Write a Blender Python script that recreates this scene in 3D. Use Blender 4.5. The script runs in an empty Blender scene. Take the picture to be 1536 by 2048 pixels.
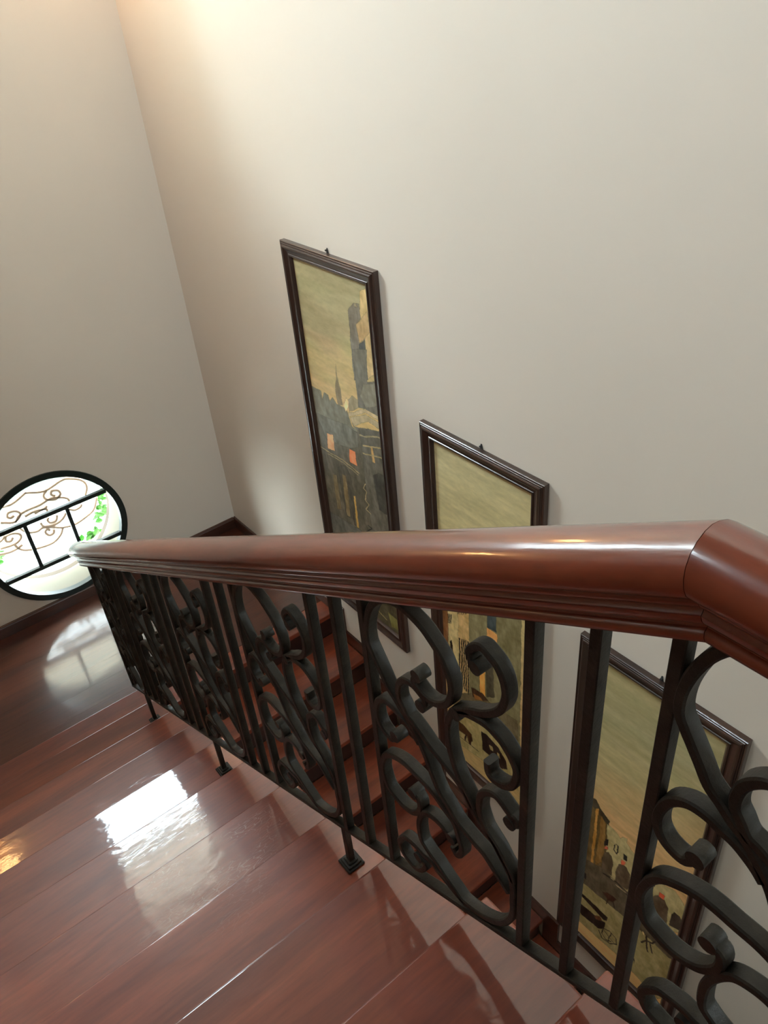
import bpy, bmesh, math, random
from mathutils import Vector, Matrix

# ------------------------------------------------------------------ camera
R_DATA = [[0.782089,-0.618025,-0.07989],[-0.408744,-0.411981,-0.814371],[0.470389,0.669565,-0.57482]]
CZ = 5.95                                   # eye height above the lower hall floor
SCN = bpy.context.scene
COL = SCN.collection
cd = bpy.data.cameras.new('camera'); cam = bpy.data.objects.new('camera', cd); COL.objects.link(cam)
_r, _d, _f = R_DATA
cam.matrix_world = Matrix(((_r[0], -_d[0], -_f[0], 0), (_r[1], -_d[1], -_f[1], 0), (_r[2], -_d[2], -_f[2], CZ), (0, 0, 0, 1)))
cd.sensor_fit = 'VERTICAL'; cd.sensor_height = 36.0; cd.lens = 36.0 * 1599.6 / 2048
cd.clip_start = 0.02; cd.clip_end = 200
SCN.camera = cam

# ------------------------------------------------------------------ exposure, world (overcast sky), lights
SCN.view_settings.view_transform = 'Standard'; SCN.view_settings.look = 'None'
SCN.view_settings.gamma = 1.0; SCN.view_settings.use_curve_mapping = False
SCN.view_settings.exposure = 1.9
SKY = 20.0
w = bpy.data.worlds.new('overcast_sky'); SCN.world = w; w.use_nodes = True
nt = w.node_tree; nt.nodes.clear()
o_ = nt.nodes.new('ShaderNodeOutputWorld'); b_ = nt.nodes.new('ShaderNodeBackground')
tc = nt.nodes.new('ShaderNodeTexCoord'); sx = nt.nodes.new('ShaderNodeSeparateXYZ'); cr = nt.nodes.new('ShaderNodeValToRGB')
nt.links.new(tc.outputs['Generated'], sx.inputs[0]); nt.links.new(sx.outputs['Z'], cr.inputs[0])
cr.color_ramp.elements[0].position = 0.0; cr.color_ramp.elements[0].color = (0.86, 0.94, 1.0, 1)
cr.color_ramp.elements[1].position = 0.8; cr.color_ramp.elements[1].color = (0.76, 0.88, 1.0, 1)
nt.links.new(cr.outputs[0], b_.inputs[0]); b_.inputs[1].default_value = SKY
nt.links.new(b_.outputs[0], o_.inputs[0])

def portal(name, loc, rot, sx_, sy_):       # tells the renderer where daylight enters; emits nothing itself
    l = bpy.data.lights.new(name, 'AREA'); l.shape = 'RECTANGLE'; l.size = sx_; l.size_y = sy_
    l.cycles.is_portal = True
    ob = bpy.data.objects.new(name, l); ob.location = loc; ob.rotation_euler = rot; COL.objects.link(ob)

# window openings: round one, tall one above it, and the wide one of the upper hall behind the camera
D = 4.56; WT = 0.25                          # far wall inner face, thickness
WX = 1.875; LX = -0.72; BY = -3.4; CEIL = 9.1
RC = (0.695, CZ - 2.845); RR = 0.43
TW = (0.20, 1.04, CZ + 0.15, CZ + 2.95)       # x0 x1 z0 z1
BW = (0.3, 1.35, 6.1, 6.95)                 # upper hall window in the back wall
portal('round_window_portal', (RC[0], D + WT, RC[1]), (-math.pi/2, 0, 0), 0.9, 0.9)
portal('tall_window_portal', ((TW[0]+TW[1])/2, D + WT, (TW[2]+TW[3])/2), (-math.pi/2, 0, 0), TW[1]-TW[0], TW[3]-TW[2])
portal('hall_window_portal', ((BW[0]+BW[1])/2, BY - 0.2, (BW[2]+BW[3])/2), (math.pi/2, 0, 0), BW[1]-BW[0], BW[3]-BW[2])
HW = (1.55, 2.85, 8.0, 8.9)                   # high window in the left wall: y0 y1 z0 z1
portal('high_window_portal', (LX - 0.2, (HW[0]+HW[1])/2, (HW[2]+HW[3])/2), (0, -math.pi/2, 0), HW[3]-HW[2], HW[1]-HW[0])
LAMP_W = 16.0

# ------------------------------------------------------------------ helpers
def tag(o, label=None, cat=None, group=None, kind=None):
    if label: o['label'] = label
    if cat: o['category'] = cat
    if group: o['group'] = group
    if kind: o['kind'] = kind
    return o
def empty(name, loc=(0,0,0), **k):
    o = bpy.data.objects.new(name, None); o.empty_display_size = 0.05; COL.objects.link(o); o.location = loc
    return tag(o, **k)
def link(name, bm, mat, parent=None, smooth=None):
    me = bpy.data.meshes.new(name)
    bmesh.ops.recalc_face_normals(bm, faces=bm.faces[:])
    bm.to_mesh(me); bm.free()
    return linkme(name, me, mat, parent, smooth)
def linkme(name, me, mat, parent=None, smooth=None):
    ob = bpy.data.objects.new(name, me); COL.objects.link(ob)
    if mat and not me.materials: me.materials.append(mat)
    if smooth is not None:
        me.polygons.foreach_set('use_smooth', [True]*len(me.polygons))
        if smooth < 0:                      # bevelled boards: only the small rounding faces are smooth
            for pl in me.polygons: pl.use_smooth = pl.area < 0.02 and min(abs(abs(c)-1) for c in pl.normal) > 1e-3
        elif smooth < 180:
            b2 = bmesh.new(); b2.from_mesh(me); a = math.radians(smooth)
            for e in b2.edges:
                if len(e.link_faces) == 2 and e.calc_face_angle(0) > a: e.smooth = False
            b2.to_mesh(me); b2.free()
    if parent:
        ob.parent = parent; ob.location = -parent.matrix_basis.translation if not parent.parent else (0,0,0)
    return ob
def box(bm, x0, x1, y0, y1, z0, z1, bev=0, seg=2):
    b = bmesh.new()
    v = [b.verts.new((x, y, z)) for z in (z0, z1) for y in (y0, y1) for x in (x0, x1)]
    for f in ((0,1,3,2),(4,6,7,5),(0,4,5,1),(2,3,7,6),(0,2,6,4),(1,5,7,3)): b.faces.new([v[i] for i in f])
    if bev: bmesh.ops.bevel(b, geom=b.edges[:], offset=bev, segments=seg, affect='EDGES', profile=0.5)
    merge(bm, b)
def merge(bm, b):
    m = {}
    for v in b.verts: m[v] = bm.verts.new(v.co)
    for f in b.faces:
        try: bm.faces.new([m[v] for v in f.verts])
        except ValueError: pass
    b.free()
def prism(bm, pts, ax, a0, a1):
    """polygon pts (2D) extruded along axis ax from a0 to a1"""
    def P(p, a):
        return {'x': (a, p[0], p[1]), 'y': (p[0], a, p[1]), 'z': (p[0], p[1], a)}[ax]
    A = [bm.verts.new(P(p, a0)) for p in pts]; B = [bm.verts.new(P(p, a1)) for p in pts]
    n = len(pts); bm.faces.new(A); bm.faces.new(B[::-1])
    for i in range(n): bm.faces.new([A[i], B[i], B[(i+1) % n], A[(i+1) % n]])
def catmull(P, n=4):
    P = [Vector(p) for p in P]; out = []
    Q = [P[0]*2 - P[1]] + P + [P[-1]*2 - P[-2]]
    for i in range(1, len(Q)-2):
        a, b, c, d = Q[i-1], Q[i], Q[i+1], Q[i+2]
        for k in range(n):
            t = k/n
            out.append(0.5*((2*b) + (c-a)*t + (2*a-5*b+4*c-d)*t*t + (3*b-a-3*c+d)*t**3))
    out.append(P[-1]); return out
def strip(bm, path, w, th, x0=0.0, taper=0, xw=None):
    """flat bar swept along a path in the y-z plane; w = width along x, th = thickness in the plane"""
    n = len(path); rings = []
    for i in range(n):
        t = (path[min(i+1, n-1)] - path[max(i-1, 0)]); t.normalize() if t.length else None
        nn = Vector((-t[1], t[0]))
        h = th/2
        c = h*0.35; hw = w/2
        ring = []
        for (a, b) in ((-hw+c, -h), (hw-c, -h), (hw, -h+c), (hw, h-c), (hw-c, h), (-hw+c, h), (-hw, h-c), (-hw, -h+c)):
            p = path[i] + nn*b
            ring.append(bm.verts.new((x0 + a, p[0], p[1])))
        rings.append(ring)
    for A, B in zip(rings, rings[1:]):
        for k in range(8): bm.faces.new([A[k], A[(k+1) % 8], B[(k+1) % 8], B[k]])
    bm.faces.new(rings[0][::-1]); bm.faces.new(rings[-1])
def cyl(bm, c, r, a0, a1, ax='x', n=16, r2=None):
    r2 = r if r2 is None else r2
    A = []; B = []
    for k in range(n):
        t = 2*math.pi*k/n; u, v = math.cos(t), math.sin(t)
        def P(rr, a):
            return {'x': (a, c[0]+rr*u, c[1]+rr*v), 'y': (c[0]+rr*u, a, c[1]+rr*v), 'z': (c[0]+rr*u, c[1]+rr*v, a)}[ax]
        A.append(bm.verts.new(P(r, a0))); B.append(bm.verts.new(P(r2, a1)))
    bm.faces.new(A[::-1]); bm.faces.new(B)
    for k in range(n): bm.faces.new([A[k], A[(k+1) % n], B[(k+1) % n], B[k]])
def lin(c):
    return tuple(((v/255)/12.92 if v/255 <= 0.04045 else ((v/255+0.055)/1.055)**2.4) for v in c)

# ------------------------------------------------------------------ materials
def mat(name, col, rough=0.5, metal=0, coat=0, coat_r=0.05, spec=0.5, ior=1.5):
    m = bpy.data.materials.new(name); m.use_nodes = True
    p = m.node_tree.nodes['Principled BSDF']
    p.inputs['Base Color'].default_value = (*col, 1); p.inputs['Roughness'].default_value = rough
    p.inputs['Metallic'].default_value = metal; p.inputs['Coat Weight'].default_value = coat
    p.inputs['Coat Roughness'].default_value = coat_r; p.inputs['Specular IOR Level'].default_value = spec
    p.inputs['IOR'].default_value = ior; p.inputs['Coat IOR'].default_value = 1.5
    return m, m.node_tree, p
def noise(nt, scale, detail=4, vec=None, sc=(1,1,1), rough=0.5, dist=0):
    n = nt.nodes.new('ShaderNodeTexNoise'); n.inputs['Scale'].default_value = scale
    n.inputs['Detail'].default_value = detail; n.inputs['Roughness'].default_value = rough; n.inputs['Distortion'].default_value = dist
    g = nt.nodes.new('ShaderNodeNewGeometry'); mp = nt.nodes.new('ShaderNodeMapping'); mp.inputs['Scale'].default_value = sc
    nt.links.new(g.outputs['Position'], mp.inputs[0]); nt.links.new(mp.outputs[0], n.inputs['Vector'])
    return n
def ramp(nt, src, stops):
    r = nt.nodes.new('ShaderNodeValToRGB'); e = r.color_ramp.elements
    while len(e) < len(stops): e.new(0.5)
    for i, (p, c) in enumerate(stops): e[i].position = p; e[i].color = (*c, 1) if len(c) == 3 else c
    nt.links.new(src, r.inputs[0]); return r
def bump(nt, src, p, strength, dist=0.01, prev=None, coat=False):
    b = nt.nodes.new('ShaderNodeBump'); b.inputs['Strength'].default_value = strength; b.inputs['Distance'].default_value = dist
    nt.links.new(src, b.inputs['Height'])
    if prev: nt.links.new(prev.outputs[0], b.inputs['Normal'])
    nt.links.new(b.outputs[0], p.inputs['Normal'])
    if coat: nt.links.new(b.outputs[0], p.inputs['Coat Normal'])
    return b

M_wall, nt, p = mat('painted_plaster', (0.80, 0.765, 0.705), 0.75)
n1 = noise(nt, 1.1, 3); r1 = ramp(nt, n1.outputs[0], [(0.3, (0.74, 0.658, 0.555)), (0.7, (0.76, 0.678, 0.575))]); nt.links.new(r1.outputs[0], p.inputs['Base Color'])
n2 = noise(nt, 90, 3); bump(nt, n2.outputs[0], p, 0.06, 0.002)
M_ceil = mat('white_ceiling_paint', (0.62, 0.57, 0.49), 0.8)[0]

def wood(name, dark, mid, light, sc, rough, coat, coat_r, wav=0.02, var=0.15):
    m, nt, p = mat(name, mid, rough, coat=coat, coat_r=coat_r)
    n = noise(nt, 5.0, 6, sc=sc, dist=0.6, rough=0.55)
    r = ramp(nt, n.outputs[0], [(0.28, dark), (0.52, mid), (0.75, light)])
    n2 = noise(nt, 60, 4, sc=sc, rough=0.6)
    mx = nt.nodes.new('ShaderNodeMix'); mx.data_type = 'RGBA'; mx.blend_type = 'MULTIPLY'; mx.inputs[0].default_value = 0.45
    r2 = ramp(nt, n2.outputs[0], [(0.35, (0.6, 0.6, 0.6)), (0.6, (1, 1, 1))])
    nt.links.new(r.outputs[0], mx.inputs['A']); nt.links.new(r2.outputs[0], mx.inputs['B'])
    out = mx.outputs['Result']
    oi = nt.nodes.new('ShaderNodeObjectInfo'); hs = nt.nodes.new('ShaderNodeHueSaturation')
    mr = nt.nodes.new('ShaderNodeMapRange'); mr.inputs[3].default_value = 1-var; mr.inputs[4].default_value = 1+var
    nt.links.new(oi.outputs['Random'], mr.inputs[0]); nt.links.new(mr.outputs[0], hs.inputs['Value'])
    nt.links.new(out, hs.inputs['Color']); nt.links.new(hs.outputs[0], p.inputs['Base Color'])
    n3 = noise(nt, 7, 2); b = bump(nt, n3.outputs[0], p, 1.0, wav*0.016, coat=True)
    n6 = noise(nt, 26, 3, sc=(sc[0]*2+.2, sc[1]*.6, sc[2]*.6)); b = bump(nt, n6.outputs[0], p, 1.0, wav*0.02, prev=b, coat=True)
    n4 = noise(nt, 130, 3, sc=sc); bump(nt, n4.outputs[0], p, 0.05, 0.002, prev=b, coat=True)
    return m, nt, p
TR = ((0.11, 0.016, 0.005), (0.20, 0.035, 0.011), (0.29, 0.060, 0.018))
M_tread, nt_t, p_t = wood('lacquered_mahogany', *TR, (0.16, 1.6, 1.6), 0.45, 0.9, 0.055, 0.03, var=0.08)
# crazed, scratched lacquer on the middle steps
_g = nt_t.nodes.new('ShaderNodeNewGeometry'); _mp = nt_t.nodes.new('ShaderNodeMapping'); _mp.inputs['Scale'].default_value = (0.22, 1.0, 1.0)
_wn = nt_t.nodes.new('ShaderNodeTexNoise'); _wn.inputs['Scale'].default_value = 9; _mx = nt_t.nodes.new('ShaderNodeVectorMath'); _mx.operation = 'MULTIPLY_ADD'
_mx.inputs[1].default_value = (0.03, 0.03, 0); nt_t.links.new(_g.outputs['Position'], _wn.inputs['Vector']); nt_t.links.new(_wn.outputs['Color'], _mx.inputs[0]); nt_t.links.new(_g.outputs['Position'], _mx.inputs[2])
nt_t.links.new(_mx.outputs[0], _mp.inputs[0])
_v = nt_t.nodes.new('ShaderNodeTexVoronoi'); _v.feature = 'DISTANCE_TO_EDGE'; _v.inputs['Scale'].default_value = 130; nt_t.links.new(_mp.outputs[0], _v.inputs['Vector'])
_r = ramp(nt_t, _v.outputs['Distance'], [(0.0, (.8, .8, .8)), (0.05, (0, 0, 0))])
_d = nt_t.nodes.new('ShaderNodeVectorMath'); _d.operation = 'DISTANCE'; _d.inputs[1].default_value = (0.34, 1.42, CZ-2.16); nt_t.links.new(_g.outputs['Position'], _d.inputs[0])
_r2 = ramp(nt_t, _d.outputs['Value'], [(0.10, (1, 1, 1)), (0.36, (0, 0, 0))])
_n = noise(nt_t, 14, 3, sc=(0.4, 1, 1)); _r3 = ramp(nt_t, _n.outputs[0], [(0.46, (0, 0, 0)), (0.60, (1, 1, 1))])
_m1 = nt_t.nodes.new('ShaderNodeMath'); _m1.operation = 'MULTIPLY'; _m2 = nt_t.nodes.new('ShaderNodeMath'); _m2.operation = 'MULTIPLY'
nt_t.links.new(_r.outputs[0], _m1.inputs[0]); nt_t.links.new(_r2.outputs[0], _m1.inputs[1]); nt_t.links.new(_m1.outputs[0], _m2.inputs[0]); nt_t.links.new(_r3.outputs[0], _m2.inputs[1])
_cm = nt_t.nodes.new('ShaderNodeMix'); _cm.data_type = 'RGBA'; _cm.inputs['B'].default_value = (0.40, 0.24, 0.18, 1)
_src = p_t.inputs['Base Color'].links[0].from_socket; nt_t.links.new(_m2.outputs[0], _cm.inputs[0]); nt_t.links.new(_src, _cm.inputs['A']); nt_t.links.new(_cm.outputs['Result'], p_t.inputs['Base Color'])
M_floor, _, _ = wood('polished_floor_mahogany', (0.045, 0.009, 0.003), (0.075, 0.016, 0.005), (0.11, 0.026, 0.008), (0.12, 1.5, 1.5), 0.35, 0.9, 0.09, 0.02, var=0.02)
M_floor.node_tree.nodes['Principled BSDF'].inputs['Coat IOR'].default_value = 1.55
M_rail, _, _ = wood('handrail_mahogany', (0.11, 0.014, 0.006), (0.19, 0.028, 0.011), (0.27, 0.055, 0.019), (1.6, 0.22, 0.22), 0.3, 1.0, 0.10, 0.02)
M_skirt, _, _ = wood('dark_skirting_wood', (0.025, 0.006, 0.0025), (0.05, 0.013, 0.005), (0.09, 0.027, 0.009), (0.3, 0.3, 1.6), 0.35, 0.7, 0.1, 0.02)
M_frame, _, _ = wood('walnut_frame', (0.022, 0.011, 0.008), (0.042, 0.020, 0.013), (0.07, 0.032, 0.02), (1, 1, 0.4), 0.35, 0.6, 0.15, 0.02)

M_iron, nt, p = mat('patinated_wrought_iron', (0.03, 0.034, 0.03), 0.5, metal=0.0, spec=0.4)
n1 = noise(nt, 22, 6, rough=0.65)
r1 = ramp(nt, n1.outputs[0], [(0.35, (0.012, 0.010, 0.007)), (0.55, (0.021, 0.019, 0.014)), (0.72, (0.040, 0.032, 0.021))]); nt.links.new(r1.outputs[0], p.inputs['Base Color'])
n2 = noise(nt, 120, 5, rough=0.7); bump(nt, n2.outputs[0], p, 0.35, 0.003)
M_winframe = mat('dark_green_window_paint', (0.008, 0.016, 0.012), 0.4)[0]
M_grille = mat('brown_painted_iron', (0.40, 0.27, 0.19), 0.6)[0]
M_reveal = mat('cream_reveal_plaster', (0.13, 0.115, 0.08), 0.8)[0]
M_ring = mat('ochre_stone_ring', (0.055, 0.036, 0.018), 0.8)[0]
M_pave = mat('grey_paving', (0.30, 0.30, 0.285), 0.8)[0]
M_lawn, nt, p = mat('garden_cover', (0.010, 0.013, 0.008), 0.9)
n1 = noise(nt, 3, 5); r1 = ramp(nt, n1.outputs[0], [(0.3, (0.009, 0.0125, 0.0075)), (0.7, (0.0115, 0.015, 0.009))]); nt.links.new(r1.outputs[0], p.inputs['Base Color'])
M_leaf = mat('leaf_green', (0.06, 0.20, 0.03), 0.6)[0]
M_added_canopy = mat('added_canopy_paint', (0.36, 0.31, 0.23), 0.8)[0]
M_facade = mat('grey_house_render', (0.20, 0.20, 0.20), 0.8)[0]
M_riser, _, _ = wood('shade_painted_riser_wood', (0.014, 0.003, 0.0015), (0.028, 0.007, 0.003), (0.05, 0.014, 0.005), (0.3, 0.3, 1.6), 0.4, 0.5, 0.12, 0.02)  # skirting wood at half tone: shade on the risers put into the colour
M_panel, _, _ = wood('left_wall_brown_panelling', (0.11, 0.055, 0.028), (0.17, 0.09, 0.05), (0.22, 0.12, 0.07), (1, 1, 0.25), 0.5, 0.2, 0.3, 0.01)
M_brass = mat('aged_brass', (0.35, 0.24, 0.10), 0.35, metal=1)[0]
M_nail = mat('dark_steel_hook', (0.05, 0.05, 0.05), 0.5, metal=0.6)[0]
M_black = mat('seam', (0.01, 0.006, 0.004), 0.6)[0]
m = bpy.data.materials.new('warm_lamp_glass'); m.use_nodes = True; nt = m.node_tree; nt.nodes.clear()
o_ = nt.nodes.new('ShaderNodeOutputMaterial'); e_ = nt.nodes.new('ShaderNodeEmission'); e_.inputs[0].default_value = (1.0, 0.54, 0.20, 1); e_.inputs[1].default_value = LAMP_W
nt.links.new(e_.outputs[0], o_.inputs[0]); M_lamp = m
m = bpy.data.materials.new('window_glass'); m.use_nodes = True; nt = m.node_tree; nt.nodes.clear()
o_ = nt.nodes.new('ShaderNodeOutputMaterial'); t_ = nt.nodes.new('ShaderNodeBsdfTransparent'); g_ = nt.nodes.new('ShaderNodeBsdfGlossy'); g_.inputs['Roughness'].default_value = 0.02
mxs = nt.nodes.new('ShaderNodeMixShader'); mxs.inputs[0].default_value = 0.07
t_.inputs[0].default_value = (0.95, 0.98, 0.96, 1)
nt.links.new(t_.outputs[0], mxs.inputs[1]); nt.links.new(g_.outputs[0], mxs.inputs[2]); nt.links.new(mxs.outputs[0], o_.inputs[0]); M_glass = m

PAINT_GAIN = 1.8
# measured shapes: scrolls of one railing panel, outdoor grille, leaves, painted motifs
SC_DATA = {"A":[[0.256,0.6421],[0.267,0.6281],[0.252,0.6099],[0.236,0.5961],[0.213,0.5874],[0.189,0.5902],[0.174,0.602],[0.167,0.6201],[0.166,0.6406],[0.17,0.6598],[0.177,0.6766],[0.189,0.7002],[0.211,0.7283],[0.232,0.7519],[0.256,0.7711],[0.28,0.7873],[0.31,0.7988],[0.338,0.8012],[0.367,0.7901],[0.386,0.7686],[0.399,0.7337],[0.4,0.6983],[0.39,0.6728],[0.379,0.6507],[0.365,0.623],[0.35,0.5928],[0.332,0.5698],[0.313,0.5444],[0.297,0.5266],[0.274,0.49],[0.253,0.4494],[0.239,0.4117],[0.228,0.3827],[0.212,0.3489],[0.191,0.3223],[0.166,0.2876],[0.141,0.2668],[0.119,0.2497],[0.094,0.2329],[0.076,0.2121],[0.057,0.1876],[0.041,0.1688],[0.029,0.1542]],"C":[[0.25,0.5708],[0.237,0.5846],[0.256,0.6051],[0.273,0.6174],[0.294,0.622],[0.311,0.6123],[0.317,0.5946],[0.316,0.5731],[0.306,0.5535],[0.295,0.5325],[0.28,0.5192],[0.256,0.495],[0.234,0.4709],[0.211,0.4513],[0.185,0.428],[0.162,0.4084],[0.143,0.3849],[0.128,0.3606],[0.112,0.3298],[0.091,0.3043],[0.068,0.2816],[0.049,0.2502],[0.034,0.224],[0.024,0.2015],[0.018,0.1702]],"B":[[0.105,0.693],[0.116,0.7041],[0.121,0.7218],[0.109,0.7332],[0.093,0.7344],[0.076,0.72],[0.062,0.7054],[0.052,0.6879],[0.046,0.6706],[0.043,0.6509],[0.046,0.6336],[0.055,0.6165],[0.071,0.6053],[0.091,0.5983],[0.113,0.5964],[0.135,0.5915],[0.156,0.5861],[0.171,0.5703],[0.179,0.5477],[0.18,0.5213],[0.177,0.4896],[0.17,0.4607],[0.16,0.4303],[0.146,0.4016],[0.131,0.3743],[0.12,0.3522]],"J":[[0.156,0.5791],[0.136,0.5861],[0.113,0.5834],[0.092,0.5778],[0.078,0.5712],[0.064,0.5605],[0.051,0.5493],[0.037,0.5316],[0.027,0.5151],[0.018,0.4942],[0.019,0.4727],[0.028,0.4537],[0.044,0.4465],[0.058,0.4482],[0.072,0.4539],[0.081,0.4668],[0.083,0.4889]],"H":[[0.029,0.3592],[0.016,0.3611],[0.016,0.374],[0.025,0.377],[0.036,0.387],[0.049,0.4012],[0.065,0.413],[0.083,0.4109],[0.099,0.3987],[0.103,0.3789],[0.104,0.3575],[0.099,0.3377],[0.089,0.3122],[0.073,0.2904],[0.057,0.2696],[0.042,0.2444],[0.026,0.2206],[0.019,0.1967]],"D":[[0.342,0.4604],[0.355,0.4475],[0.373,0.4564],[0.389,0.4732],[0.399,0.4957],[0.4,0.5213],[0.389,0.5452],[0.368,0.5517],[0.344,0.5425],[0.325,0.528],[0.304,0.5125],[0.28,0.4863],[0.265,0.465]],"E":[[0.301,0.3058],[0.283,0.2919],[0.282,0.2633],[0.299,0.2437],[0.319,0.2397],[0.345,0.247],[0.37,0.2648],[0.391,0.2853],[0.401,0.3158],[0.404,0.3445],[0.397,0.3716],[0.383,0.3899],[0.359,0.3947],[0.332,0.3919],[0.308,0.3827],[0.278,0.3652],[0.25,0.3498],[0.227,0.3321],[0.205,0.309],[0.189,0.2942],[0.178,0.2832],[0.17,0.2668],[0.162,0.2374],[0.156,0.2141],[0.159,0.1907],[0.172,0.1799],[0.183,0.1979]],"F":[[0.185,0.224],[0.199,0.2357],[0.218,0.2511],[0.24,0.2603],[0.263,0.2609],[0.28,0.2433],[0.289,0.2172],[0.29,0.1898],[0.286,0.1606],[0.273,0.1414],[0.257,0.1246],[0.237,0.1076],[0.218,0.0862],[0.199,0.0667],[0.177,0.0456],[0.157,0.0276],[0.123,0.0209],[0.092,0.0209],[0.062,0.0303],[0.04,0.0482],[0.024,0.0765],[0.018,0.1032],[0.019,0.1357],[0.018,0.1711]],"G":[[0.302,0.0874],[0.279,0.0707],[0.299,0.0417],[0.321,0.0368],[0.343,0.0489],[0.36,0.0642],[0.37,0.0887],[0.37,0.1078],[0.35,0.1298],[0.329,0.1282],[0.307,0.1211],[0.286,0.1086],[0.259,0.0997],[0.239,0.0807],[0.213,0.0634],[0.18,0.0393],[0.152,0.0229]]}
GR_DATA = [[[0.662,3.283],[0.776,3.243],[0.895,3.268],[0.946,3.26],[1.019,3.214],[1.038,3.154],[1.01,3.096]],[[0.789,3.241],[0.761,3.216],[0.769,3.181],[0.82,3.156],[0.862,3.175],[0.857,3.209],[0.821,3.222],[0.808,3.201],[0.828,3.18]],[[0.539,3.109],[0.584,3.148],[0.639,3.16],[0.716,3.16],[0.786,3.173],[0.847,3.159],[0.891,3.13],[0.902,3.1]],[[0.459,3.15],[0.528,3.115],[0.572,3.131],[0.588,3.162],[0.566,3.188],[0.524,3.194],[0.51,3.17],[0.529,3.153],[0.55,3.161]],[[0.879,3.048],[0.912,3.023],[0.954,3.027],[0.967,3.045]],[[1.076,3.048],[1.034,2.971],[0.968,2.938],[0.879,2.918],[0.801,2.933]],[[0.759,3.131],[0.73,3.122],[0.667,3.13],[0.607,3.121]],[[0.863,3.04],[0.822,2.996],[0.762,2.978],[0.695,2.997],[0.681,3.036]],[[0.796,3.041],[0.777,3.003],[0.738,3.007],[0.728,3.036],[0.743,3.044]],[[0.552,3.055],[0.586,3.005],[0.644,2.983],[0.693,2.99],[0.801,2.933]],[[0.801,2.933],[0.774,2.89],[0.715,2.855],[0.635,2.856],[0.544,2.881],[0.503,2.912],[0.485,2.954]],[[0.745,2.946],[0.733,2.92],[0.703,2.919],[0.687,2.952],[0.705,2.967],[0.72,2.951]],[[0.396,2.97],[0.487,2.961],[0.534,2.984],[0.538,3.014],[0.508,3.038],[0.458,3.041],[0.446,3.007],[0.473,2.993],[0.493,3.014]],[[0.668,3.114],[0.716,3.121],[0.747,3.114],[0.748,3.097]]]
LEAF_DATA = [[1.135,2.984],[1.134,2.943],[1.106,2.923],[1.11,2.888],[1.082,2.868],[1.09,2.822],[1.061,2.845],[1.108,2.846],[1.122,2.965],[0.995,2.724],[0.964,2.715],[0.938,2.703],[1.003,2.703],[1.023,2.719],[0.961,2.682],[0.921,2.694],[0.389,2.841],[0.403,2.825],[0.376,2.831]]
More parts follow.
